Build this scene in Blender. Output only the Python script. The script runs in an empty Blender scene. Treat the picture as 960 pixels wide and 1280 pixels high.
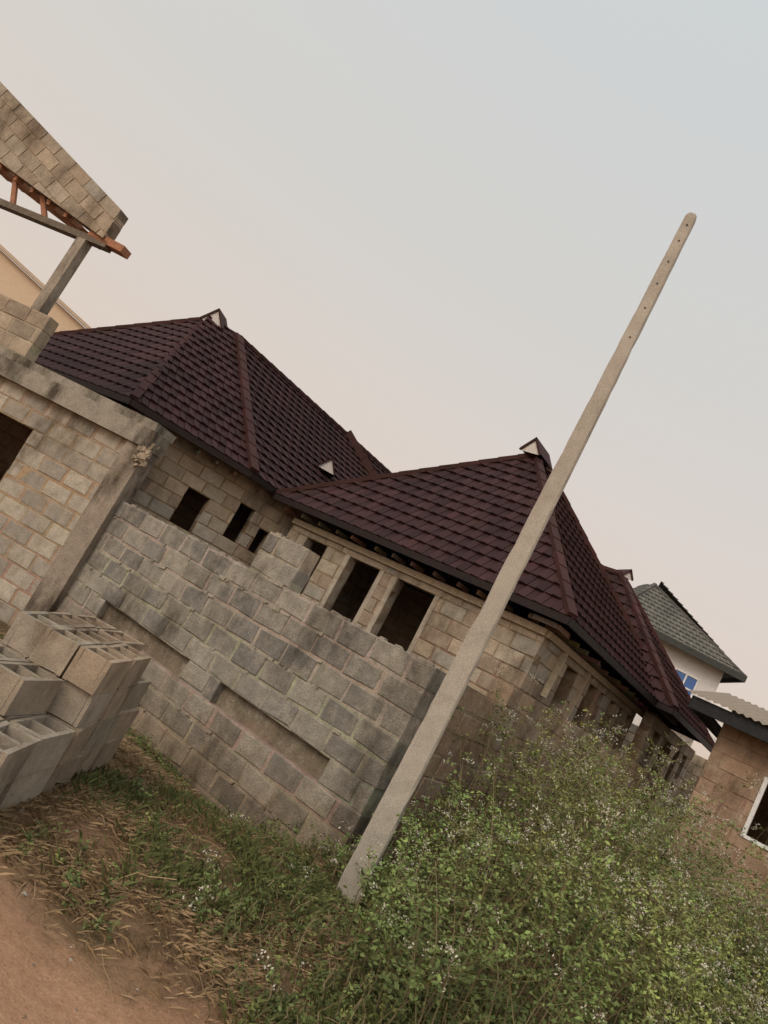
import bpy, math, random
import numpy as np
from mathutils import Vector, Matrix
random.seed(7); rng=np.random.default_rng(7)
scene=bpy.context.scene
COL=scene.collection

# ---------------------------------------------------------------- helpers
def srgb(r,g,b):
    f=lambda c:(c/255/12.92) if c/255<=0.04045 else ((c/255+0.055)/1.055)**2.4
    return (f(r),f(g),f(b))
def mesh_obj(name,V,F,mats,C=None,parent=None,mi=None,smooth=False):
    me=bpy.data.meshes.new(name)
    me.from_pydata([tuple(v) for v in V],[],F)
    if not isinstance(mats,(list,tuple)): mats=[mats]
    for m in mats: me.materials.append(m)
    if C is not None:
        a=me.color_attributes.new("Col",'FLOAT_COLOR','POINT')
        arr=np.ones((len(V),4),dtype=np.float32); arr[:,:3]=np.array(C,dtype=np.float32)
        a.data.foreach_set("color",arr.ravel())
    if smooth: me.polygons.foreach_set("use_smooth",[True]*len(me.polygons))
    me.update()
    o=bpy.data.objects.new(name,me); COL.objects.link(o)
    if parent: o.parent=parent
    return o
def empty(name,loc=(0,0,0)):
    e=bpy.data.objects.new(name,None); COL.objects.link(e); e.location=loc; return e
class MB:
    def __init__(s): s.V=[];s.F=[];s.C=[]
    def box(s,x0,x1,y0,y1,z0,z1,c=(1,1,1),j=0.0):
        b=len(s.V)
        for z in (z0,z1):
            for (x,y) in ((x0,y0),(x1,y0),(x1,y1),(x0,y1)):
                s.V.append((x+random.uniform(-j,j),y+random.uniform(-j,j)*.6,z+random.uniform(-j,j))); s.C.append(c)
        for f in ((0,3,2,1),(4,5,6,7),(0,1,5,4),(1,2,6,5),(2,3,7,6),(3,0,4,7)):
            s.F.append(tuple(b+i for i in f))
    def block(s,x0,x1,y0,y1,z0,z1,c,j,bv=.008):
        b=len(s.V); r=lambda k:random.uniform(-k,k)
        fr=[(x0,z0),(x1,z0),(x1,z1),(x0,z1)]
        o=[(x+r(j),z+r(j)) for x,z in fr]
        cx=(x0+x1)/2;cz=(z0+z1)/2
        for (x,z) in o: s.V.append((x,y1,z)); s.C.append(c)
        for (x,z) in o: s.V.append((x,y0+bv,z)); s.C.append(c)
        for (x,z) in o: s.V.append((x+(bv if x<cx else -bv)*random.uniform(.5,2),y0+r(.003),z+(bv if z<cz else -bv)*random.uniform(.5,1.6))); s.C.append(c)
        for k in range(4):
            m=(k+1)%4
            s.F.append((b+k,b+m,b+4+m,b+4+k)); s.F.append((b+4+k,b+4+m,b+8+m,b+8+k))
        s.F.append((b+8,b+9,b+10,b+11)); s.F.append((b+3,b+2,b+1,b))
    def beam(s,p,q,w,h,c=(1,1,1),up=Vector((0,0,1))):
        p=Vector(p);q=Vector(q);d=(q-p).normalized();sd=d.cross(up)
        if sd.length<1e-3: sd=Vector((1,0,0))
        sd.normalize();u=sd.cross(d).normalized();b=len(s.V)
        for e in (p,q):
            for a,k in ((-1,-1),(1,-1),(1,1),(-1,1)):
                s.V.append(tuple(e+sd*a*w/2+u*k*h/2)); s.C.append(c)
        for f in ((0,1,2,3),(7,6,5,4),(0,4,5,1),(1,5,6,2),(2,6,7,3),(3,7,4,0)):
            s.F.append(tuple(b+i for i in f))
    def obj(s,name,mat,parent=None): return mesh_obj(name,s.V,s.F,mat,s.C,parent)
def frame(origin,xdir):
    x=Vector((xdir[0],xdir[1],0)).normalized(); z=Vector((0,0,1)); y=z.cross(x)
    M=Matrix.Identity(4)
    for i in range(3): M[i][0]=x[i];M[i][1]=y[i];M[i][2]=z[i];M[i][3]=origin[i]
    return M

# ---------------------------------------------------------------- materials
def new_mat(name):
    m=bpy.data.materials.new(name); m.use_nodes=True; nt=m.node_tree
    b=nt.nodes["Principled BSDF"]; return m,nt,b
def N(nt,t,**k):
    n=nt.nodes.new(t)
    for a,v in k.items(): setattr(n,a,v)
    return n
def noise(nt,vec,scale,detail=4,rough=.6):
    n=N(nt,'ShaderNodeTexNoise'); n.inputs['Scale'].default_value=scale
    n.inputs['Detail'].default_value=detail; n.inputs['Roughness'].default_value=rough
    nt.links.new(vec,n.inputs['Vector']); return n.outputs['Fac']
def ramp(nt,fac,stops):
    r=N(nt,'ShaderNodeValToRGB'); e=r.color_ramp.elements
    while len(e)<len(stops): e.new(.5)
    for i,(p,c) in enumerate(stops):
        e[i].position=p; e[i].color=(*c,1) if len(c)==3 else c
    nt.links.new(fac,r.inputs[0]); return r.outputs[0]
def mixc(nt,fac,a,b,mode='MIX'):
    m=N(nt,'ShaderNodeMix',data_type='RGBA',blend_type=mode)
    for s,v in ((m.inputs[0],fac),(m.inputs[6],a),(m.inputs[7],b)):
        if isinstance(v,(int,float)): s.default_value=v
        elif isinstance(v,tuple): s.default_value=(*v,1) if len(v)==3 else v
        else: nt.links.new(v,s)
    return m.outputs[2]
def bump(nt,b,h,strength,dist,prev=None):
    n=N(nt,'ShaderNodeBump'); n.inputs['Strength'].default_value=strength; n.inputs['Distance'].default_value=dist
    nt.links.new(h,n.inputs['Height'])
    if prev: nt.links.new(prev,n.inputs['Normal'])
    nt.links.new(n.outputs[0],b.inputs['Normal']); return n.outputs[0]
def mat_attr(name,rough=.9,lo=.7,hi=1.2,ns=6,bs=40,bstr=.6,bd=.01,stain=None,stain_scale=1.2,stain_pos=(.5,.68),base=None,smear=None,smear_amt=.75):
    m,nt,b=new_mat(name)
    tc=N(nt,'ShaderNodeTexCoord').outputs['Object']
    at=N(nt,'ShaderNodeAttribute',attribute_name="Col").outputs['Color']
    n1=noise(nt,tc,ns,8,.7)
    c=at
    if smear:
        k=smear_amt
        s=ramp(nt,noise(nt,tc,3.3,9,.72),[(.5,(0,0,0)),(.6,(k,k,k))]); c=mixc(nt,s,c,smear)
    v=ramp(nt,n1,[(.25,(lo,lo,lo)),(.75,(hi,hi,hi))])
    c=mixc(nt,1.0,c,v,'MULTIPLY')
    n3=noise(nt,tc,bs*2.2,3,.6)
    c=mixc(nt,1.0,c,ramp(nt,n3,[(.3,(.72,.72,.72)),(.7,(1.2,1.2,1.2))]),'MULTIPLY')
    if stain:
        mp=N(nt,'ShaderNodeMapping'); mp.inputs['Scale'].default_value=(1,1,.45); nt.links.new(tc,mp.inputs[0])
        s=ramp(nt,noise(nt,mp.outputs[0],stain_scale,7,.65),[(stain_pos[0],(0,0,0)),(stain_pos[1],(1,1,1))])
        c=mixc(nt,s,c,mixc(nt,1.0,c,stain,'MULTIPLY'))
    if base:
        sp=N(nt,'ShaderNodeSeparateXYZ'); nt.links.new(tc,sp.inputs[0])
        a=N(nt,'ShaderNodeMath',operation='MULTIPLY_ADD'); nt.links.new(noise(nt,tc,2.5,6,.6),a.inputs[0]); a.inputs[1].default_value=-.9; nt.links.new(sp.outputs[2],a.inputs[2])
        mr=N(nt,'ShaderNodeMapRange'); nt.links.new(a.outputs[0],mr.inputs[0]); mr.inputs[1].default_value=.15; mr.inputs[2].default_value=-.6
        mr.inputs[3].default_value=0; mr.inputs[4].default_value=.75
        c=mixc(nt,mr.outputs[0],c,mixc(nt,1.0,c,base,'MULTIPLY'))
    nt.links.new(c,b.inputs['Base Color']); b.inputs['Roughness'].default_value=rough
    b.inputs['Specular IOR Level'].default_value=.2
    p=bump(nt,b,n1,.6,bd*2.4)
    bump(nt,b,noise(nt,tc,bs,6,.75),bstr,bd,p)
    return m
M_block=mat_attr("weathered_concrete_block",lo=.66,hi=1.28,stain=(.36,.33,.30),bs=45,bstr=.9,smear=(.35,.29,.215),smear_amt=.55)
M_fence=mat_attr("fence_block",lo=.60,hi=1.32,stain=(.45,.43,.41),bs=38,bstr=1,bd=.016,stain_scale=1.6,base=(.74,.60,.48),smear=(.37,.335,.275),smear_amt=.62,stain_pos=(.5,.66))
M_conc=mat_attr("stained_concrete",lo=.7,hi=1.2,stain=(.25,.23,.21),stain_scale=1.7,stain_pos=(.46,.62),bs=30)
M_pole=mat_attr("pole_concrete",lo=.8,hi=1.12,ns=3,bs=60,bstr=.5,bd=.005,stain=(.72,.70,.68))
M_wood=mat_attr("sawn_timber",lo=.7,hi=1.2,ns=14,bs=50)
M_paint=mat_attr("painted_render",lo=.92,hi=1.05,bs=30,bstr=.2)
M_dark=mat_attr("dark_fascia",lo=.8,hi=1.2,rough=.6)
M_new=mat_attr("hollow_block",lo=.66,hi=1.22,bs=70,bstr=.9,bd=.008,stain=(.55,.51,.47),stain_scale=3)

def roof_mat(name,rough=.7):
    m,nt,b=new_mat(name)
    tc=N(nt,'ShaderNodeTexCoord').outputs['Object']
    at=N(nt,'ShaderNodeAttribute',attribute_name="Col").outputs['Color']
    c=mixc(nt,1.0,at,ramp(nt,noise(nt,tc,.9,6,.6),[(.3,(.75,.75,.75)),(.7,(1.25,1.2,1.2))]),'MULTIPLY')
    c=mixc(nt,1.0,c,ramp(nt,noise(nt,tc,90,3,.7),[(.3,(.75,.75,.75)),(.7,(1.3,1.3,1.3))]),'MULTIPLY')
    nt.links.new(c,b.inputs['Base Color']); b.inputs['Roughness'].default_value=rough
    b.inputs['Specular IOR Level'].default_value=.2
    bump(nt,b,noise(nt,tc,220,2,.6),.4,.003); return m
M_roof=roof_mat("stone_coated_tile")

M_leaf,nt,b=new_mat("leaf")
at=N(nt,'ShaderNodeAttribute',attribute_name="Col").outputs['Color']
nt.links.new(at,b.inputs['Base Color']); b.inputs['Roughness'].default_value=.7; b.inputs['Specular IOR Level'].default_value=.2

# ground
M_ground,nt,b=new_mat("ground_soil")
tc=N(nt,'ShaderNodeTexCoord').outputs['Object']
big=noise(nt,tc,.8,6,.6); fine=noise(nt,tc,14,8,.7); vf=noise(nt,tc,70,4,.7)
soil=ramp(nt,fine,[(.3,(.16,.09,.055)),(.7,(.32,.19,.115))])
humus=ramp(nt,fine,[(.3,(.08,.06,.03)),(.7,(.22,.15,.085))])
c=mixc(nt,ramp(nt,big,[(.42,(0,0,0)),(.6,(1,1,1))]),humus,soil)
sep=N(nt,'ShaderNodeSeparateXYZ'); nt.links.new(tc,sep.inputs[0])
ad=N(nt,'ShaderNodeMath',operation='MULTIPLY_ADD'); nt.links.new(noise(nt,tc,1.7,5,.6),ad.inputs[0]); ad.inputs[1].default_value=1.3; nt.links.new(sep.outputs[1],ad.inputs[2])
ad2=N(nt,'ShaderNodeMath',operation='MULTIPLY_ADD'); nt.links.new(sep.outputs[0],ad2.inputs[0]); ad2.inputs[1].default_value=.35; nt.links.new(ad.outputs[0],ad2.inputs[2])
mr=N(nt,'ShaderNodeMapRange'); nt.links.new(ad2.outputs[0],mr.inputs[0]); mr.inputs[1].default_value=3.9; mr.inputs[2].default_value=4.7
lat=ramp(nt,fine,[(.25,(.40,.22,.13)),(.75,(.56,.34,.21))])
c=mixc(nt,mr.outputs[0],lat,c)
c=mixc(nt,1.0,c,ramp(nt,vf,[(.3,(.75,.75,.75)),(.7,(1.2,1.2,1.2))]),'MULTIPLY')
nt.links.new(c,b.inputs['Base Color']); b.inputs['Roughness'].default_value=.95; b.inputs['Specular IOR Level'].default_value=.1
p=bump(nt,b,fine,.7,.05); bump(nt,b,vf,.6,.014,p)

# ---------------------------------------------------------------- axes
A=math.radians(39)
D=Vector((math.sin(A),math.cos(A),0)); R=Vector((math.cos(A),-math.sin(A),0)); L=-R
P0=Vector((1.063,6.9,0))

# ---------------------------------------------------------------- ground mesh
def gh(x,y):
    h=0.05*math.sin(x*1.7+1)*math.sin(y*1.3)+.025*math.sin(x*4.1+y*3.3)-.02
    d=-((x-P0.x)*D.x+(y-P0.y)*D.y); s=(x-P0.x)*L.x+(y-P0.y)*L.y
    if d>-.4:
        k=math.exp(-(max(0,d)/1.1)**2)*min(1,max(0,(s+.1)/1.0)); h-=.33*k
    return h
V=[];F=[]
n=150
xs=[ -7+ i*15/n for i in range(n+1)]; ys=[.5+ j*12/n for j in range(n+1)]
xs=[-900,-200,-40,-12]+xs+[14,40,200,900]; ys=[-300,-60,-10,-2]+ys+[18,40,200,1500]
for y in ys:
    for x in xs:
        inside=-7<=x<=8 and .5<=y<=12.5
        V.append((x,y,gh(x,y)+ (random.uniform(-.008,.008)) if inside else -.03))
w=len(xs)
for j in range(len(ys)-1):
    for i in range(w-1): F.append((j*w+i,j*w+i+1,(j+1)*w+i+1,(j+1)*w+i))
mesh_obj("ground",V,F,M_ground,smooth=True)

# ---------------------------------------------------------------- block walls
def subtract(intervals,a,b):
    out=[]
    for (p,q) in intervals:
        if b<=p or a>=q: out.append((p,q)); continue
        if a>p: out.append((p,a))
        if b<q: out.append((b,q))
    return out
def block_wall(name,M,length,z0,ztop,openings,mat,parent,pal,mortar,th=.22,rh=.235,bl=.45,rec=.009,g=.012,ej=.007,var=(.84,1.14)):
    mb=MB(); 
    zt=ztop if callable(ztop) else (lambda x:ztop)
    zmax=max(zt(length*i/60) for i in range(61))
    r=0; z=z0
    while z<zmax-.02:
        z1=z+rh
        out=[];st=None
        for i in range(int(length/.05)+1):
            x=i*.05
            ok=zt(min(x,length))>=z+rh*.5
            if ok and st is None: st=x
            if not ok and st is not None: out.append((st,x)); st=None
        if st is not None: out.append((st,length))
        iv=out
        zc=(z+z1)/2
        for (a,b_,c_,d_) in openings:
            if c_<zc<d_: iv=subtract(iv,a,b_)
        for (p,q) in iv:
            if q-p<.03: continue
            mb.box(p+.002,q-.002,rec,th-rec,z,z1,tuple(k*random.uniform(.92,1.08) for k in mortar))
            x=p-(bl/2 if r%2 else 0)+random.uniform(-.05,.05)
            while x<q:
                a=max(x,p);e=min(x+bl,q)
                if e-a>.05:
                    base=random.choice(pal); k=random.uniform(*var)
                    g1=g*random.uniform(.5,1.7); g2=g*random.uniform(.5,1.7)
                    mb.block(a+(g1 if a>p else 0),e-(g2 if e<q else 0),random.uniform(-.007,.004),th-.002,z+g*random.uniform(.4,1.3),z1-g*random.uniform(.4,1.3),tuple(v*k for v in base),ej)
                x+=bl
        z=z1;r+=1
    o=mb.obj(name,mat,parent); o.matrix_world=M
    return o
GREY=[(.295,.272,.232),(.325,.30,.255),(.265,.247,.215),(.35,.322,.272),(.24,.227,.203)]
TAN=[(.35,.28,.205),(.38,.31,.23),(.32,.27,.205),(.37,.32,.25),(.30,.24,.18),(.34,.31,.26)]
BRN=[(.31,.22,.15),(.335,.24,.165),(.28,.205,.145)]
MORT_F=(.39,.35,.28); MORT_T=(.25,.175,.115)

FL=5.42
start=P0+L*FL
RH=.235
def ftop(x):
    s=FL-x
    if 2.06<=s<=2.67: return -.06+RH*10
    return -.06+RH*8
fence=empty("block_fence")
def sp(s): return FL-s
panels=[(sp(2.22),sp(.55)),(sp(4.6),sp(2.78))]
zpan=(-.06+RH*2,-.06+RH*3)
block_wall("front_wall",frame(start,R),FL,-.06-RH*2,ftop,[(a,b,zpan[0],zpan[1]) for a,b in panels],M_fence,fence,GREY,MORT_F,g=.016,ej=.012,var=(.82,1.14))
mb=MB()
for a,b_ in panels:
    mb.box(a-.002,b_+.002,.10,.16,zpan[0]-.002,zpan[1]+.002,(.23,.19,.14))
o=mb.obj("recessed_panels",M_fence,fence); o.matrix_world=frame(start,R)
mb=MB()
for i in range(80):
    x=random.uniform(.02,FL-.05); z=ftop(x); s=random.uniform(.012,.045)
    y=random.uniform(.02,.2); mb.box(x-s,x+s,y-s*.6,y+s*.6,z-.003,z+s*.45,(.36,.32,.26),.008)
for i in range(90):
    x=random.uniform(.05,FL-.05); z=-.06+RH*random.randint(0,8); s=random.uniform(.008,.022)
    if z>ftop(x)-.1: continue
    if any(a-.05<x<b_+.05 and zpan[0]-.02<z<zpan[1]+.02 for a,b_ in panels): continue
    mb.box(x-s*2.2,x+s*2.2,-.012,.02,z-s,z+s*.8,(.37,.335,.275),.008)
o=mb.obj("mortar_droppings",M_fence,fence); o.matrix_world=frame(start,R)
def sidetop(x): return -.06+RH*(8 if x<1.4 else 9)
block_wall("side_wall",frame(P0+D*.235,D),8.6,-.06-RH,sidetop,[],M_fence,fence,BRN,(.27,.19,.125),rec=.003)

# ---------------------------------------------------------------- tiled roof
def clip(poly,ax,val,keep_greater):
    out=[]
    for i in range(len(poly)):
        p=poly[i];q=poly[(i+1)%len(poly)]
        a=(p[ax]-val) if keep_greater else (val-p[ax]); b=(q[ax]-val) if keep_greater else (val-q[ax])
        if a>=0: out.append(p)
        if (a>=0)!=(b>=0):
            t=a/(a-b); out.append((p[0]+(q[0]-p[0])*t,p[1]+(q[1]-p[1])*t))
    return out
def tile_face(mb,pts,tw=.28,rh=.28,col=(.036,.0158,.0168),var=.3,lift=.038):
    P=[Vector(p) for p in pts]
    u=(P[1]-P[0]).normalized(); nrm=(P[1]-P[0]).cross(P[2]-P[0]).normalized(); v=nrm.cross(u)
    poly=[((p-P[0]).dot(u),(p-P[0]).dot(v)) for p in P]
    def W(a,b,h): return tuple(P[0]+u*a+v*b+nrm*h)
    b0=len(mb.V)
    for p in P: mb.V.append(tuple(p)); mb.C.append(tuple(c*.5 for c in col))
    mb.F.append(tuple(range(b0,b0+len(P))))
    vmax=max(p[1] for p in poly); umin=min(p[0] for p in poly);umax=max(p[0] for p in poly)
    r=0; vv=0
    while vv<vmax:
        strip=clip(clip(poly,1,vv,True),1,vv+rh,False)
        if len(strip)>=3:
            x=umin-tw*(r%2)*.5-tw
            while x<umax:
                for half in (0,1):
                    xa=x+half*tw*.5; xb=xa+tw*.5-(.012 if half else 0)
                    c=clip(clip(strip,0,xa,True),0,xb,False)
                    if len(c)>=3:
                        k=1+random.uniform(-var,var); cc=tuple(q*k for q in col); b0=len(mb.V);m=len(c)
                        for (a,b) in c:
                            h=.006+lift*(1-(b-vv)/rh)+(0.022 if half else 0)*(1-(a-xa)/(tw*.5)) 
                            mb.V.append(W(a,b,h)); mb.C.append(cc)
                        for (a,b) in c: mb.V.append(W(a,b,.002)); mb.C.append(tuple(q*.4 for q in cc))
                        mb.F.append(tuple(range(b0,b0+m)))
                        for i in range(m):
                            j=(i+1)%m; mb.F.append((b0+i,b0+m+i,b0+m+j,b0+j))
                x+=tw
        vv+=rh;r+=1
def cap(mb,p,q,w=.15,h=.08,c=(.046,.018,.0165)):
    p=Vector(p);q=Vector(q);ln=(q-p).length;n=max(1,int(ln/.38));d=(q-p)/n
    for i in range(n):
        k=random.uniform(.85,1.15)
        mb.beam(p+d*i+Vector((0,0,.05)),p+d*(i+1.04)+Vector((0,0,.035)),w,h,tuple(v*k for v in c))
def gablet(parent,pos,dirv,w=.5,h=.36,back=.7):
    d=Vector(dirv).normalized(); s=Vector((-d.y,d.x,0)); p=Vector(pos)
    V=[p-s*w/2,p+s*w/2,p+Vector((0,0,h)),p-s*w/2-d*back,p+s*w/2-d*back,p+Vector((0,0,h))-d*back]
    mb=MB()
    mesh_obj("ridge_vent_louvre",V,[(0,1,2),(3,5,4)],M_paint,[(.56,.53,.50)]*6,parent)
    Vr=[V[0],V[2],V[5],V[3],V[1],V[4]]; b=len(mb.V)
    for v in Vr: mb.V.append(tuple(v+d*.04*(1 if v in (V[0],V[1],V[2]) else 0)+Vector((0,0,.035)))); mb.C.append((.045,.017,.016))
    mb.F+= [(b,b+1,b+2,b+3),(b+1,b+4,b+5,b+2)]
    for a in (V[0],V[1]): mb.beam(a+d*.02,V[2]+d*.02,.03,.035,(.045,.018,.017))
    mb.obj("ridge_vent_hood",M_roof,parent)
def fascia(mb,pts,zh=.11,w=.05,c=(.02,.013,.012),off=-.04):
    for a,b in zip(pts[:-1],pts[1:]):
        mb.beam(Vector(a)+Vector((0,0,off)),Vector(b)+Vector((0,0,off)),w,zh,c)
def soffit_rafters(mb,a,b,inward,n,z):
    a=Vector(a);b=Vector(b)
    for i in range(n):
        p=a.lerp(b,(i+.5+random.uniform(-.12,.12))/n); 
        mb.beam(p+inward*random.uniform(.16,.3)+Vector((0,0,z)),p+inward*.62+Vector((0,0,z)),.045,.07,tuple(v*random.uniform(.7,1.1) for v in (.32,.25,.18)))

# ================= main tiled house
house=empty("block_house_with_tiled_roof")
EZ=3.32
E0=Vector((2.97,10.5,EZ)); W2=6.35
apex=Vector((2.09,14.5,6.42)); rend=apex+D*.8
E1=E0+L*W2; E2=E0+D*7.2; E3=E1+D*7.2
mb=MB()
tile_face(mb,[E1,E0,apex]); tile_face(mb,[E0,E2,rend,apex]); tile_face(mb,[E3,E1,apex,rend]); tile_face(mb,[E2,E3,rend])
cap(mb,E0,apex);cap(mb,E1,apex);cap(mb,E2,rend);cap(mb,apex,rend)
s3a=5.3; s3b=9.7
G0=E0+D*s3a+R*.35; G1=E0+D*s3b+R*.35; a3=Vector((5.6,17.6,5.85)); G2=G0+L*5; G3=G1+L*5; a3b=a3+L*1.5
tile_face(mb,[G0,G1,a3]); tile_face(mb,[G2,G0,a3,a3b]); tile_face(mb,[G1,G3,a3b,a3])
cap(mb,G0,a3);cap(mb,G1,a3);cap(mb,a3,a3b)
Kp=Vector((-4.66,12.95,3.4)); Q=Vector((-2.46,14.0,3.4)); A1=Vector((-5.75,17.3,6.4)); A2=Vector((-4.9,17.3,6.4)); Mq=Vector((-9.56,16.9,3.4))
A3=A2+D*8; Q8=Q+D*11; Nn=Mq+D*10
tile_face(mb,[Mq,Kp,A1]); tile_face(mb,[Kp,Q,A2,A1]); tile_face(mb,[Q,Q8,A3,A2])
b0=len(mb.V)
for p in (A1,A3,Nn,Mq,Q8,A2): mb.V.append(tuple(p)); mb.C.append((.04,.017,.018))
mb.F+= [(b0,b0+5,b0+1),(b0,b0+1,b0+2,b0+3),(b0+4,b0+2,b0+1)]
cap(mb,Kp,A1);cap(mb,Q,A2,.19,.12);cap(mb,A1,A2);cap(mb,A2,A3);cap(mb,Mq,A1)
t1=A2+D*4.7; cap(mb,t1+Vector((0,0,.05)),t1+D*1.6+R*2.0+Vector((0,0,-1.52+.05)),.24,.2)
mb.obj("tiled_roof",M_roof,house)
gablet(house,apex-D*.26+Vector((0,0,-.06)),-D,.46,.30); gablet(house,A1+Vector((.25,-.32,-.10)),Vector((-.2,-1,0)),.6,.38,.5)
gablet(house,Vector((-1.62,17.3,4.65)),(R-D),.45,.32,.9)
gablet(house,a3+R*.15,R-D,.28,.2)
mf=MB(); fascia(mf,[E1,E0,E2]); fascia(mf,[G2,G0,G1]); fascia(mf,[Mq,Kp,Q,Q8])
mf.obj("fascia_gutter",M_dark,house)
ms=MB(); soffit_rafters(ms,E1,E0,D,14,-.14); soffit_rafters(ms,E0,E2,L,15,-.14); soffit_rafters(ms,Kp,Q,Vector((-.43,.903,0)),6,-.14)
W0=Vector((2.91,11.06,0)); Wl=5.55
ms.beam(W0+Vector((0,0,3.05))-D*.03,W0+L*Wl+Vector((0,0,3.05))-D*.03,.06,.1,(.36,.285,.20))
ms.beam(W0+Vector((0,0,3.05))+R*.03,W0+D*6+Vector((0,0,3.05))+R*.03,.06,.1,(.36,.285,.20))
ms.beam(W0+D*.75+R*.03+Vector((0,0,2.25)),W0+D*.8+R*.03+Vector((0,0,3.0)),.14,.03,(.45,.39,.29))
ms.beam(W0+D*1.95+R*.03+Vector((0,0,2.0)),W0+D*2.05+R*.03+Vector((0,0,3.0)),.1,.03,(.42,.34,.25))
ms.obj("rafters_and_wall_plate",M_wood,house)
def X(s): return Wl-s
zs=lambda k: k*.24
ops=[(X(2.79),X(1.977),zs(7)+.05,zs(11)+.2),(X(3.925),X(3.2),zs(7)+.05,zs(11)+.2),(X(5.07),X(4.52),.3,zs(11)+.2)]
block_wall("front_wall",frame(W0+L*Wl,R),Wl,0,3.2,ops,M_block,house,TAN,MORT_T,rh=.24)
sops=[(1.0,1.55,1.9,2.8),(2.2,3.1,1.6,2.8),(3.5,3.85,1.9,2.8),(4.15,4.45,1.9,2.8),(4.75,5.05,1.9,2.8)]
block_wall("side_wall",frame(W0+D*.23,D),5.2,0,3.2,sops,M_block,house,TAN,MORT_T,rh=.24)
block_wall("rear_side_wall",frame(W0+D*5.45+R*.35,D),4.2,0,3.2,[(.4,.9,1.9,2.8),(1.3,2.1,1.6,2.8),(2.5,2.9,1.9,2.8),(3.3,3.7,1.9,2.8)],M_block,house,TAN,MORT_T,rh=.24)
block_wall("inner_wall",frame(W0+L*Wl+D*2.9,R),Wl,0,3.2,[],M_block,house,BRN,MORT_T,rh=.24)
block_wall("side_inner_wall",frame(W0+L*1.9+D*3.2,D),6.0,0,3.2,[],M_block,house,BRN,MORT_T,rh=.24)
block_wall("partition_wall",frame(W0+L*Wl+D*.25,D),6.5,0,3.2,[],M_block,house,TAN,MORT_T,rh=.24)
nK=(Q-Kp).normalized(); nin=Vector((-nK.y,nK.x,0))
k0=Vector((Kp.x,Kp.y,0))+nin*.5+nK*.35
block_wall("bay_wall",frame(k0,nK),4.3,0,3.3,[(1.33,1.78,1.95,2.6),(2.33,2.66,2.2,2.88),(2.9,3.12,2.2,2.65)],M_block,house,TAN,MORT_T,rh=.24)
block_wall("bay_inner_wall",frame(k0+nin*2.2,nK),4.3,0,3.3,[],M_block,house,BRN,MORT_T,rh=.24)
block_wall("left_wall",frame(k0+L*5.5,R),5.4,0,3.3,[],M_block,house,TAN,MORT_T,rh=.24)
block_wall("link_wall",frame(Vector((Q.x,Q.y,0))+L*.4+D*3.2,D),6,0,3.3,[],M_block,house,TAN,MORT_T,rh=.24)
block_wall("rear_wall",frame(W0+L*9+D*10.5,R),9.5,0,3.2,[],M_block,house,TAN,MORT_T,rh=.24)
# flat valley slab joining the two roofs
ml=MB(); ml.box(1.9,4.3,.02,3.0,3.365,3.43,(.2,.18,.16)); o=ml.obj("valley_slab",M_conc,house); o.matrix_world=frame(k0,nK)
ml=MB()
for (a,b_,c_,d_) in ops[:2]:
    ml.box(a-.12,b_+.12,-.014,.2,2.885,3.0,(.30,.24,.18),.006)
    ml.box(a-.02,b_+.02,-.03,.2,1.665,1.70,(.30,.25,.19),.008)
    ml.box(a-.10,a-.0,-.012,.2,1.70,2.885,(.42,.37,.30),.008); ml.box(b_+.0,b_+.09,-.012,.2,1.70,2.885,(.38,.33,.27),.008)
o=ml.obj("lintels_sills_and_jambs",M_block,house); o.matrix_world=frame(W0+L*Wl,R)

# ================= unfinished two storey building, left
ub=empty("unfinished_storey_building")
D2=Vector((.31,.95,0)).normalized(); R2=Vector((D2.y,-D2.x,0)); L2=-R2
C0=Vector((-3.1,10.3,0))
def U(s,z,d=0): return C0+L2*s+D2*d+Vector((0,0,z))
mc=MB()
mc.beam(U(.17,-.45),U(.17,2.56),.34,.3,(.30,.25,.20),up=D2)
mc.beam(U(-.02,2.69),U(7,2.69),.4,.26,(.31,.275,.225))
mc.beam(U(2.95,3.6),U(2.95,4.95),.17,.17,(.33,.285,.23),up=D2)
mc.beam(U(5.6,3.6),U(5.6,4.95),.17,.17,(.33,.285,.23),up=D2)
mc.obj("columns_and_ring_beam",M_conc,ub)
ml=MB(); ml.box(0.05,1.7,-.15,.35,2.825,2.94,(.30,.27,.22),.0); ml.box(1.7,7,-.15,2.7,2.825,2.94,(.30,.27,.22),.0)
o=ml.obj("floor_slab",M_conc,ub); 
Mx=Matrix.Identity(4)
for i in range(3):
    Mx[i][0]=L2[i];Mx[i][1]=D2[i];Mx[i][2]=(0,0,1)[i];Mx[i][3]=C0[i]
o.matrix_world=Mx
ml=MB()
for i in range(60):
    s=random.uniform(.01,.035); p=U(random.gauss(0,.05),2.45+random.gauss(0,.07),random.uniform(-.19,-.12))
    ml.box(p.x-s,p.x+s,p.y-s,p.y+s,p.z-s,p.z+s,(.36,.29,.215),.02)
ml.obj("beam_end_mortar",M_block,ub)
x0=7.0
block_wall("ground_floor_wall",frame(U(x0,0,-.06),R2),x0-.34,-.3,2.56,[(x0-4.4,x0-1.82,-.4,2.2)],M_block,ub,[(.38,.34,.28),(.42,.375,.305),(.34,.305,.255)],(.36,.26,.18),rh=.24,g=.017,rec=.006)
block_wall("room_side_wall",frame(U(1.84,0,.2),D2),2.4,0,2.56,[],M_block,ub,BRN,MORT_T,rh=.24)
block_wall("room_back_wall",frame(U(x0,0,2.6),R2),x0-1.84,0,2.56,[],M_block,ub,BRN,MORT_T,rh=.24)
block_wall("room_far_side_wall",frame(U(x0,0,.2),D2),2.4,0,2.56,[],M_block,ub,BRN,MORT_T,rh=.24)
block_wall("parapet",frame(U(x0,2.95,-.1),R2),x0-2.62,0,.70,[],M_block,ub,TAN,(.38,.30,.21),rh=.235)
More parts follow.
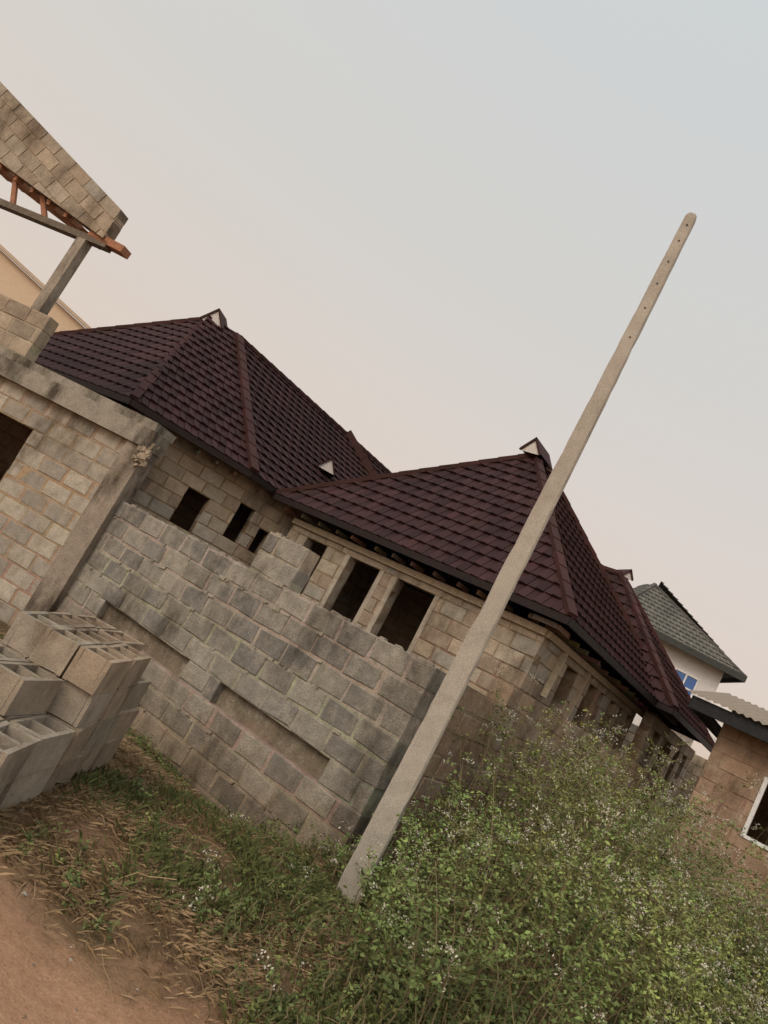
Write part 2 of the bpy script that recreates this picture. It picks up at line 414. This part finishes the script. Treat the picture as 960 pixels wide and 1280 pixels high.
def gable(name,top_r,top_l,bot_r,bot_l,s0,s1,th):
    mb=MB(); 
    zt=lambda s: top_r+(top_l-top_r)*(s-s0)/(s1-s0)
    zb=lambda s: bot_r+(bot_l-bot_r)*(s-s0)/(s1-s0)
    pl=[(s0,zb(s0)),(s1,zb(s1)),(s1,zt(s1)),(s0,zt(s0))]
    def prism(pl,y0,y1,c):
        b=len(mb.V);m=len(pl)
        for (s,z) in pl: mb.V.append((s,y0,z));mb.C.append(c)
        for (s,z) in pl: mb.V.append((s,y1,z));mb.C.append(c)
        mb.F.append(tuple(range(b+m-1,b-1,-1)));mb.F.append(tuple(range(b+m,b+2*m)))
        for i in range(m):
            j=(i+1)%m; mb.F.append((b+i,b+j,b+m+j,b+m+i))
    prism(pl,.008,th-.008,(.40,.315,.23))
    ca=math.atan2(top_l-top_r,s1-s0)
    def hp(poly,f):
        out=[]
        for i in range(len(poly)):
            p=poly[i];w=poly[(i+1)%len(poly)];a=f(p);b=f(w)
            if a>=0: out.append(p)
            if (a>=0)!=(b>=0):
                t=a/(a-b);out.append((p[0]+(w[0]-p[0])*t,p[1]+(w[1]-p[1])*t))
        return out
    r=0; z=zb(s0)-2.2
    cs,sn=math.cos(ca),math.sin(ca)
    while z<3.5+zb(s0):
        x=-1-(r%2)*.22+random.uniform(-.04,.04)
        while x<s1-s0+2:
            g=.011
            rect=[(x+g,z-zb(s0)+g),(x+.45-g,z-zb(s0)+g),(x+.45-g,z-zb(s0)+.22-g),(x+g,z-zb(s0)+.22-g)]
            q=[(s0+a*cs-b*sn,zt(s0)-.44+a*sn+b*cs) for a,b in rect]
            for f in (lambda p:p[0]-s0,lambda p:s1-p[0],lambda p:p[1]-zb(p[0]),lambda p:zt(p[0])-p[1]):
                if len(q)>=3: q=hp(q,f)
            if len(q)>=3:
                base=random.choice(TAN);k=random.uniform(.9,1.12)
                prism(q,-random.uniform(0,.005),th,tuple(v*k for v in base))
            x+=.45
        z+=.22;r+=1
    o=mb.obj(name,M_block,ub); o.matrix_world=Mx @ Matrix.Translation((0,-.12,0))
gable("gable_parapet",5.58,7.3,5.06,6.02,2.58,7.2,.22)
mw=MB()
mw.beam(U(2.5,5.0),U(7.2,5.0),.16,.10,(.16,.13,.10))
mw.beam(U(2.2,5.035,.02),U(2.9,5.09,.02),.20,.11,(.36,.17,.10))
mw.beam(U(3.0,5.10,.35),U(7,5.95,.35),.08,.1,(.34,.17,.10))
for i in range(9):
    s=3.5+i*.42; z=5.06+(s-2.5)*.20
    mw.beam(U(s,z-.04,-.05),U(s,z-.02,.55),.06,.09,(.36,.18,.11))
for s in (3.9,4.6,5.3,6.0): mw.beam(U(s,5.05,.05),U(s+.3,5.05+(s+.3-2.5)*.205,.05),.05,.08,(.36,.18,.11))
mw.obj("roof_timbers",M_wood,ub)

# ================= cream building behind
cb=empty("cream_house")
ml=MB()
def prism_xy(mb,poly,z0,z1,c):
    b=len(mb.V);m=len(poly)
    for p in poly: mb.V.append((p[0],p[1],z0));mb.C.append(c)
    for p,zz in zip(poly,z1): mb.V.append((p[0],p[1],zz));mb.C.append(c)
    mb.F.append(tuple(range(b+m,b+2*m)))
    for i in range(m):
        j=(i+1)%m; mb.F.append((b+i,b+j,b+m+j,b+m+i))
prism_xy(ml,[(-19,24),(-10.9,24),(-10.9,31),(-19,31)],0,[8.1,6.05,6.05,8.1],(.62,.48,.34))
ml.obj("walls",M_paint,cb)
ml=MB(); ml.beam((-19.2,23.95,8.22),(-10.7,23.95,6.08),.3,.1,(.5,.4,.3)); ml.obj("verge",M_paint,cb)

# ================= white house far right
wh=empty("white_storey_house")
ml=MB()
a,b_,c_,d_=(10.4,30,0),(14.6,29.4,0),(16,36,0),(10.9,37,0)
prism_xy(ml,[a,b_,c_,d_],0,[7.2]*4,(.66,.65,.64)); 
ml.beam((12.9,29.55,4.6),(15.2,29.2,4.6),1.2,.14,(.6,.6,.6))
ml.obj("walls",M_paint,wh)
ml=MB(); e=[Vector((9.6,29.4,7.25)),Vector((15.1,28.7,7.25)),Vector((16.6,36.6,7.25)),Vector((10.2,37.6,7.25))]; ap=Vector((11.5,31.6,9.45)); ap2=Vector((12.6,34.3,9.45))
for f in ([e[0],e[1],ap],[e[1],e[2],ap2,ap],[e[2],e[3],ap2],[e[3],e[0],ap,ap2]): tile_face(ml,f,col=(.13,.13,.115),var=.12)
for p,q in ((e[0],ap),(e[1],ap),(e[2],ap2),(ap,ap2)): cap(ml,p,q,c=(.09,.088,.082))
ml.obj("grey_tiled_roof",M_roof,wh)
ml=MB(); fascia(ml,[e[0],e[1],e[2]],.25,.06,(.05,.055,.05)); ml.obj("fascia",M_dark,wh)
M_glass,nt,b=new_mat("blue_window_glass"); b.inputs['Base Color'].default_value=(.05,.13,.35,1); b.inputs['Roughness'].default_value=.15
wd=(Vector(b_)-Vector(a)).normalized(); fm=frame(Vector(a)+Vector((0,0,0)),wd)
ml=MB(); ml.box(2.55,3.45,-.02,.05,5.4,6.4,(1,1,1)); o=ml.obj("window_glass",M_glass,wh); o.matrix_world=fm
ml=MB()
for x in (2.5,2.98,3.45): ml.box(x,x+.06,-.06,.0,5.35,6.45,(.75,.75,.75))
for z in (5.34,5.9,6.42): ml.box(2.5,3.51,-.063,.0,z,z+.06,(.75,.75,.75))
for i in range(10): ml.box(2.7+i*.2,2.73+i*.2,-.6,-.57,4.7,5.3,(.7,.7,.7))
ml.box(2.6,4.8,-.62,-.56,5.3,5.36,(.7,.7,.7))
o=ml.obj("window_frame_and_balustrade",M_paint,wh); o.matrix_world=fm

# ================= small house right with metal sheet roof
rh_=empty("small_block_house")
H0=Vector((5.68,12.0,3.42))
hw=Vector((H0.x,H0.y,0))+R*.45+D*.45
block_wall("front_wall",frame(hw,R),5.5,0,3.3,[(.85,2.2,1.85,2.75)],M_block,rh_,[(.33,.225,.155),(.36,.25,.175)],(.26,.175,.12),rec=.004,g=.008)
block_wall("side_wall",frame(hw+D*4,-D),3.9,0,3.3,[],M_block,rh_,BRN,MORT_T)
block_wall("back_wall",frame(hw+D*4,R),5.5,0,3.3,[],M_block,rh_,BRN,MORT_T)
ml=MB(); fascia(ml,[H0+R*6,H0,H0+D*5],.2,.05,(.02,.02,.022),-.11); ml.obj("fascia",M_dark,rh_)
V=[];F=[];C=[];nn=420
for i in range(nn+1):
    s=-.1+6.3*i/nn; cz=.014*math.sin(s*2*math.pi/.12)
    for (d,z) in ((-.1,.01),(2.6,.62),(5.2,.01)):
        p=H0+R*s+D*d+Vector((0,0,z+cz)); V.append(tuple(p)); C.append((.30,.25,.20))
for i in range(nn):
    for k in range(2):
        a0=i*3+k; F.append((a0,a0+3,a0+4,a0+1))
mesh_obj("metal_sheet_roof",V,F,M_paint,C,rh_)
ml=MB()
for (x0_,x1_,z0_,z1_) in ((.82,.88,1.83,2.78),(2.16,2.22,1.83,2.78),(.88,2.16,1.83,1.88),(.88,2.16,2.73,2.78),(1.5,1.53,1.88,2.73)):
    ml.box(x0_,x1_,-.03,.04,z0_,z1_,(.7,.7,.7))
o=ml.obj("window_frame",M_paint,rh_); o.matrix_world=frame(hw,R)

# ================= concrete utility pole
def pole():
    e=empty("concrete_utility_pole",(1.13,6.09,0)); e.rotation_euler=(0,0,math.radians(-14))
    H=6.32; V=[];F=[];n=60
    def wd(t): return .205*(1-t)+.10*t,.17*(1-t)+.09*t
    def sec(t):
        w,d=wd(t); c=.016
        return [(-w/2+c,-d/2),(w/2-c,-d/2),(w/2,-d/2+c),(w/2,d/2-c),(w/2-c,d/2),(-w/2+c,d/2),(-w/2,d/2-c),(-w/2,-d/2+c)]
    for i in range(n+1):
        z=-.3+i*(H+.3-.06)/n; t=max(0,z/H)
        for k,(x,y) in enumerate(sec(t)):
            chip=random.uniform(.0,.010) if random.random()<.25 else 0
            f=1-chip/.1
            V.append((x*f+random.uniform(-.0015,.0015),y*f+random.uniform(-.0015,.0015),z))
    for k,sc in ((H-.03,.86),(H-.008,.6),(H,.35)):
        for (x,y) in sec(1): V.append((x*sc,y*sc,k))
    m=len(V)//8
    for i in range(m-1):
        for j in range(8):
            k=(j+1)%8; F.append((i*8+j,i*8+k,(i+1)*8+k,(i+1)*8+j))
    F.append(tuple((m-1)*8+j for j in range(8))); F.append(tuple(7-j for j in range(8)))
    mesh_obj("shaft",V,F,M_pole,[(.40,.365,.31)]*len(V),e)
    hb=MB()  # dark plugs on the shaft; their colour stands for the shade inside bolt holes
    for z in (6.17,6.0,5.78,5.55,5.3,5.0):
        w,d=wd(z/H); b=len(hb.V)
        for y in (-d/2-.003,d/2+.003):
            for a in range(10):
                th=a*math.pi/5; hb.V.append((.009*math.cos(th),y,z+.009*math.sin(th))); hb.C.append((.07,.06,.05))
        hb.F.append(tuple(b+a for a in range(10))); hb.F.append(tuple(b+19-a for a in range(10)))
        for a in range(10):
            c=(a+1)%10; hb.F.append((b+a,b+10+a,b+10+c,b+c))
    hb.obj("hole_shade_plugs",M_dark,e)
pole()

# ================= stacked hollow blocks
def hollow_block(mb,M,c):
    Lb,Wb,Hb=.445,.222,.222
    j=lambda: random.uniform(-.004,.004)
    t=.032
    xs=[-Lb/2,-Lb/2+t,-t/2,t/2,Lb/2-t,Lb/2]; ys=[-Wb/2,-Wb/2+t,Wb/2-t,Wb/2]
    def bx(x0,x1,y0,y1,z0,z1):
        b=len(mb.V)
        for z in (z0,z1):
            for (x,y) in ((x0,y0),(x1,y0),(x1,y1),(x0,y1)):
                mb.V.append(tuple(M@Vector((x+j(),y+j(),z+j())))); mb.C.append(c)
        for f in ((0,3,2,1),(4,5,6,7),(0,1,5,4),(1,2,6,5),(2,3,7,6),(3,0,4,7)): mb.F.append(tuple(b+i for i in f))
    bx(xs[0],xs[5],ys[0],ys[1],0,Hb); bx(xs[0],xs[5],ys[2],ys[3],0,Hb)
    for (a,b_) in ((0,1),(2,3),(4,5)): bx(xs[a],xs[b_],ys[1]-.001,ys[2]+.001,.001,Hb-.002)
mb=MB()
def stack(ox,oy,nx,ny,nz,ang,drop=()):
    Rz=Matrix.Rotation(math.radians(ang),4,'Z')
    for k in range(nz):
        lay=(random.uniform(-.02,.02),random.uniform(-.02,.02))
        for i in range(nx):
            for jx in range(ny):
                if (i,jx,k) in drop: continue
                base=random.choice([(.37,.285,.21),(.40,.315,.23),(.34,.265,.195),(.38,.325,.26),(.36,.30,.23)])
                q=random.uniform(.86,1.12)
                M=Matrix.Translation((ox,oy,-.02))@Rz@Matrix.Translation((i*.465+lay[0]+random.uniform(-.03,.03),jx*.240+lay[1]+random.uniform(-.015,.015),k*.226))@Matrix.Rotation(math.radians(random.uniform(-5,5)),4,'Z')
                hollow_block(mb,M,tuple(v*q for v in base))
stack(-1.14,5.2,3,3,4,87,drop=((2,0,3),))
stack(-1.14,4.73,1,4,3,82,drop=((0,0,2),))
stack(-1.18,4.26,1,4,2,88)
mb.obj("hollow_block_stack",M_new)

# ================= vegetation
def quads_obj(name,V,F,C):
    me=bpy.data.meshes.new(name)
    me.vertices.add(len(V)); me.vertices.foreach_set("co",V.astype(np.float32).ravel())
    me.loops.add(F.size); me.loops.foreach_set("vertex_index",F.astype(np.int32).ravel())
    me.polygons.add(len(F)); me.polygons.foreach_set("loop_start",np.arange(0,F.size,4,dtype=np.int32))
    me.update(calc_edges=True)
    at=me.color_attributes.new("Col",'FLOAT_COLOR','POINT'); arr=np.ones((len(V),4),np.float32); arr[:,:3]=C; at.data.foreach_set("color",arr.ravel())
    me.materials.append(M_leaf)
    o=bpy.data.objects.new(name,me); COL.objects.link(o); return o
class Veg:
    def __init__(s): s.P=[];s.NR=[];s.S=[];s.CC=[];s.sV=[];s.sF=[];s.sC=[]
    def stem(s,x,y,h,nl,flower,tone,yel,spread=1,ls=1):
        lean=(random.gauss(0,.2)*h,random.gauss(0,.2)*h); z0=gh(x,y)-.02
        pts=[]
        for i in range(6):
            t=i/5; pts.append(np.array([x+lean[0]*t*t+random.gauss(0,.01),y+lean[1]*t*t+random.gauss(0,.01),z0+h*t*(1-.06*t)]))
        for i in range(5):
            p,q=pts[i],pts[i+1]; w=.005*(1-i/6)
            b=len(s.sV); s.sV.extend([p+[-w,0,0],p+[w,0,0],q+[w,0,0],q+[-w,0,0]]); s.sF.append((b,b+1,b+2,b+3)); s.sC.extend([[.20,.16,.09]]*4)
        ntw=max(2,int(nl/9))
        for k in range(ntw):
            t=random.random()**.65; f=t*5; i=min(4,int(f)); p=pts[i]*(1-(f-i))+pts[i+1]*(f-i)
            a=random.uniform(0,6.28); ln=(.06+.20*min(1,h))*(1.1-.7*t)*spread*random.uniform(.5,1.3)
            dv=np.array([math.cos(a)*ln,math.sin(a)*ln,ln*random.uniform(.1,.9)])
            q=p+dv; b=len(s.sV); w=.002; s.sV.extend([p+[0,0,-w],q+[0,0,-w],q+[0,0,w],p+[0,0,w]]); s.sF.append((b,b+1,b+2,b+3)); s.sC.extend([[.16,.16,.07]]*4)
            tt=random.uniform(.7,1.3)
            for m in range(9):
                u=random.uniform(.15,1.05); pp=p+dv*u+np.array([random.gauss(0,.016),random.gauss(0,.016),random.gauss(0,.014)]); pp[2]=max(pp[2],z0+.02)
                nn_=np.array([random.gauss(0,.6),random.gauss(0,.6),.9]); s.P.append(pp); s.NR.append(nn_/np.linalg.norm(nn_))
                s.S.append(random.uniform(.022,.055)*(1.1-.35*t)*ls)
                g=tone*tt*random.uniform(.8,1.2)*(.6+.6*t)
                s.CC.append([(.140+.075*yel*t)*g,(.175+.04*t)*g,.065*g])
        if flower:
            for c in range(random.randint(2,6)):
                ctr=pts[5]+np.array([random.gauss(0,.08),random.gauss(0,.08),random.uniform(-.1,.05)])
                for k in range(10):
                    s.P.append(ctr+np.array([random.gauss(0,.018),random.gauss(0,.018),random.gauss(0,.012)]))
                    nn_=np.array([random.gauss(0,1),random.gauss(0,1),random.gauss(0,1)+.5]); s.NR.append(nn_/np.linalg.norm(nn_)); s.S.append(random.uniform(.01,.022))
                    v=random.uniform(.35,.6); s.CC.append([v,v*.95,v*.78])
    def obj(s,name,aspect=.55):
        P=np.array(s.P);Nrm=np.array(s.NR);size=np.array(s.S);n=len(P)
        a=rng.normal(size=(n,3)); a-= (a*Nrm).sum(1,keepdims=True)*Nrm; a/=np.linalg.norm(a,axis=1,keepdims=True)
        b=np.cross(Nrm,a); sz=size[:,None]
        q=np.stack([P-a*sz*.5,P+b*sz*aspect*.5-a*sz*.05,P+a*sz*.5,P-b*sz*aspect*.5-a*sz*.05],1)
        V=q.reshape(-1,3); C=np.repeat(np.array(s.CC),4,0); F=np.arange(n*4).reshape(n,4)
        F=np.vstack([F,np.array(s.sF)+len(V)]); V=np.vstack([V,np.array(s.sV)]); C=np.vstack([C,np.array(s.sC)])
        return quads_obj(name,V,F,C)
def bush_h(x,y):
    far=min(1,max(0,(y-4.3)/3.6)); base=1.25+.95*far
    t=min(1,max(0,(x-.15*y)/.8))
    h=base*(t**.7)
    if x/y>.58: h*=max(.76,1-(x/y-.58)*2.2)
    return h
clumps=[(random.uniform(.8,8.5),random.uniform(4,11.5),random.uniform(.68,1.15),random.uniform(.6,1.3),random.random()) for _ in range(110)]
bush=Veg(); cnt=0;tries=0
while cnt<1500 and tries<30000:
    tries+=1
    x=random.uniform(1.06,8.2); y=random.uniform(4.1,11.2)
    if y>6.9+(x-1.06)*1.235-.28: continue
    if x>4.9 and y>9.9: continue
    h=bush_h(x,y)
    if h<.12: continue
    c=min(clumps,key=lambda c:(c[0]-x)**2+(c[1]-y)**2)
    dd=math.hypot(c[0]-x,c[1]-y)
    hh=h*c[2]*(1.08-.3*min(1,dd/.5))*random.uniform(.8,1.1)
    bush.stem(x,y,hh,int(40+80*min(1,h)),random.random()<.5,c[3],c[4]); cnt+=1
bush.obj("flowering_shrub_thicket")
weeds=Veg(); cnt=0;tries=0
def weed_d(x,y): return .42+.5*math.sin(x*2.1+.5)*math.sin(y*2.7+1)+.35*math.sin(x*5.3+y*4)
while cnt<950 and tries<40000:
    tries+=1
    x=random.uniform(-3.2,2.6); y=random.uniform(3.4,9.5)
    s_=(Vector((x,y,0))-P0).dot(D)
    if s_>-.08: continue
    if x<-.85 and 4.0<y<6.7: continue
    if y+x*.35<3.8: continue
    # keep the foot of the pole readable
    if abs(x-1.0)<.22 and 5.3<y<6.1 and random.random()<.8: continue
    d=weed_d(x,y)-.2+ .9*max(0,x-.0)+(.45 if s_>-.6 else 0)
    if random.random()>d: continue
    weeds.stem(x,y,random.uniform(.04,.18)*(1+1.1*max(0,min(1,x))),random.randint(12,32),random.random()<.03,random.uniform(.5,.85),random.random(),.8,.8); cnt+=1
weeds.obj("low_weeds")
def blades(name,n):
    V=np.zeros((n,4,3));C=np.zeros((n,4,3));k=0
    while k<n:
        cx=random.uniform(-3.6,3.2); cy=random.uniform(3.1,9.6)
        if (Vector((cx,cy,0))-P0).dot(D)>-.03: continue
        if cy+cx*.35<3.6+random.uniform(0,.6): continue
        dry=.55+math.sin(cx*1.6+2)*math.sin(cy*1.9+.4)*.7+.5*math.sin(cx*3.7-cy*2.9)-.55*cx
        bare=math.sin(cx*3.1+1.3)*math.sin(cy*3.7)+.6*math.sin(cx*7+cy*5)
        if bare>.35 and random.random()<.8: continue
        for q in range(random.randint(5,12)):
            if k>=n: break
            x=cx+random.gauss(0,.04);y=cy+random.gauss(0,.04);a=random.uniform(0,6.28);h=random.uniform(.03,.10)
            isdry=random.gauss(0,.6)<dry
            bend=random.uniform(.3,1.2)*h*(1.5 if isdry else 1);dx,dy=math.cos(a),math.sin(a);w=random.uniform(.0008,.0022)
            z=gh(x,y)
            if isdry: h*=.5
            V[k]=((x-dy*w,y+dx*w,z),(x+dy*w,y-dx*w,z),(x+dx*bend+dy*w*.3,y+dy*bend-dx*w*.3,z+h),(x+dx*bend*.5-dy*w,y+dy*bend*.5+dx*w,z+h*.75))
            t=random.uniform(.5,1.25)
            C[k]=np.array((.31,.215,.12) if isdry else (.12,.14,.05))*t
            k+=1
    quads_obj(name,V.reshape(-1,3),np.arange(n*4).reshape(n,4),C.reshape(-1,3))
blades("grass",95000)
V=[];F=[];C=[]
for i in range(420):
    x=random.uniform(-2.2,1.6);y=random.uniform(3.8,7.5)
    if (Vector((x,y,0))-P0).dot(D)>-.2: continue
    a=random.uniform(0,6.28); c=np.array((.32,.225,.13))*random.uniform(.5,1.15); w=random.uniform(.001,.0022); z=.03
    for k in range(random.randint(2,6)):
        a+=random.gauss(0,.35); nx=x+math.cos(a)*.07; ny=y+math.sin(a)*.07; nz=max(.01,z+random.gauss(0,.02))
        b0=len(V); g0=gh(x,y);g1=gh(nx,ny)
        V+= [(x,y,g0+z-w),(nx,ny,g1+nz-w),(nx-math.sin(a)*w,ny+math.cos(a)*w,g1+nz+w),(x-math.sin(a)*w,y+math.cos(a)*w,g0+z+w)]
        F.append((b0,b0+1,b0+2,b0+3)); C+=[c]*4; x,y,z=nx,ny,nz
quads_obj("dead_straw",np.array(V),np.array(F),np.array(C))
mb=MB()
for i in range(260):
    x=random.uniform(-2,2.2);y=random.uniform(2.7,6.8)
    if (Vector((x,y,0))-P0).dot(D)>-.1: continue
    s=random.uniform(.005,.018)*(2.6 if random.random()<.06 else 1); z=gh(x,y)
    b0=len(mb.V); c=random.choice([(.35,.24,.16),(.45,.42,.37),(.25,.2,.15)])
    for (a,b_,c_) in ((1,0,0),(-1,0,0),(0,1,0),(0,-1,0),(0,0,1),(0,0,-1)):
        mb.V.append((x+a*s*random.uniform(.7,1.4),y+b_*s*random.uniform(.7,1.4),z+c_*s*.7)); mb.C.append(c)
    for f in ((0,2,4),(2,1,4),(1,3,4),(3,0,4),(2,0,5),(1,2,5),(3,1,5),(0,3,5)): mb.F.append(tuple(b0+k for k in f))
mb.obj("scattered_stones",M_new)

# ---------------------------------------------------------------- camera
th=math.radians(28.5);phi=math.radians(8.87)
fw=Vector((0,math.cos(phi),math.sin(phi)));up0=Vector((0,-math.sin(phi),math.cos(phi)));r0=Vector((1,0,0))
cr=r0*math.cos(th)+up0*math.sin(th); cu=-r0*math.sin(th)+up0*math.cos(th); bk=-fw
Mc=Matrix.Identity(4)
for i in range(3): Mc[i][0]=cr[i];Mc[i][1]=cu[i];Mc[i][2]=bk[i]
Mc[0][3],Mc[1][3],Mc[2][3]=0,0,1.75
cd=bpy.data.cameras.new("camera"); cam=bpy.data.objects.new("camera",cd); COL.objects.link(cam); cam.matrix_world=Mc
cd.sensor_fit='VERTICAL'; cd.sensor_height=24; cd.lens=24*961/1280; cd.clip_end=4000; cd.clip_start=.05
scene.camera=cam

# ---------------------------------------------------------------- light
sun_el=math.radians(38); sun_az=math.radians(215)
w=bpy.data.worlds.new("World"); scene.world=w; w.use_nodes=True; nt=w.node_tree; nt.nodes.clear()
out=N(nt,'ShaderNodeOutputWorld'); bg=N(nt,'ShaderNodeBackground'); bg2=N(nt,'ShaderNodeBackground')
sky=N(nt,'ShaderNodeTexSky',sky_type='NISHITA'); sky.sun_disc=False; sky.sun_elevation=sun_el; sky.sun_rotation=sun_az; sky.dust_density=9; sky.air_density=.7; sky.ozone_density=.5
nt.links.new(sky.outputs[0],bg.inputs[0]); bg.inputs[1].default_value=.05
tcw=N(nt,'ShaderNodeTexCoord').outputs['Generated']; spx=N(nt,'ShaderNodeSeparateXYZ'); nt.links.new(tcw,spx.inputs[0])
hz=ramp(nt,spx.outputs[2],[(0,srgb(216,193,174)),(.2,srgb(212,196,180)),(.45,srgb(205,200,190)),(.8,srgb(200,205,204))])
nt.links.new(hz,bg2.inputs[0]); bg2.inputs[1].default_value=1.0
add=N(nt,'ShaderNodeAddShader'); nt.links.new(bg.outputs[0],add.inputs[0]); nt.links.new(bg2.outputs[0],add.inputs[1]); nt.links.new(add.outputs[0],out.inputs[0])
sd=bpy.data.lights.new("sun",'SUN'); sd.energy=.6; sd.angle=math.radians(30); sd.color=(1,.88,.74)
so=bpy.data.objects.new("sun",sd); COL.objects.link(so)
sv=Vector((math.sin(sun_az)*math.cos(sun_el),math.cos(sun_az)*math.cos(sun_el),math.sin(sun_el)))
so.rotation_euler=sv.to_track_quat('Z','Y').to_euler()
scene.view_settings.view_transform='Standard'; scene.view_settings.look='None'; scene.view_settings.exposure=0
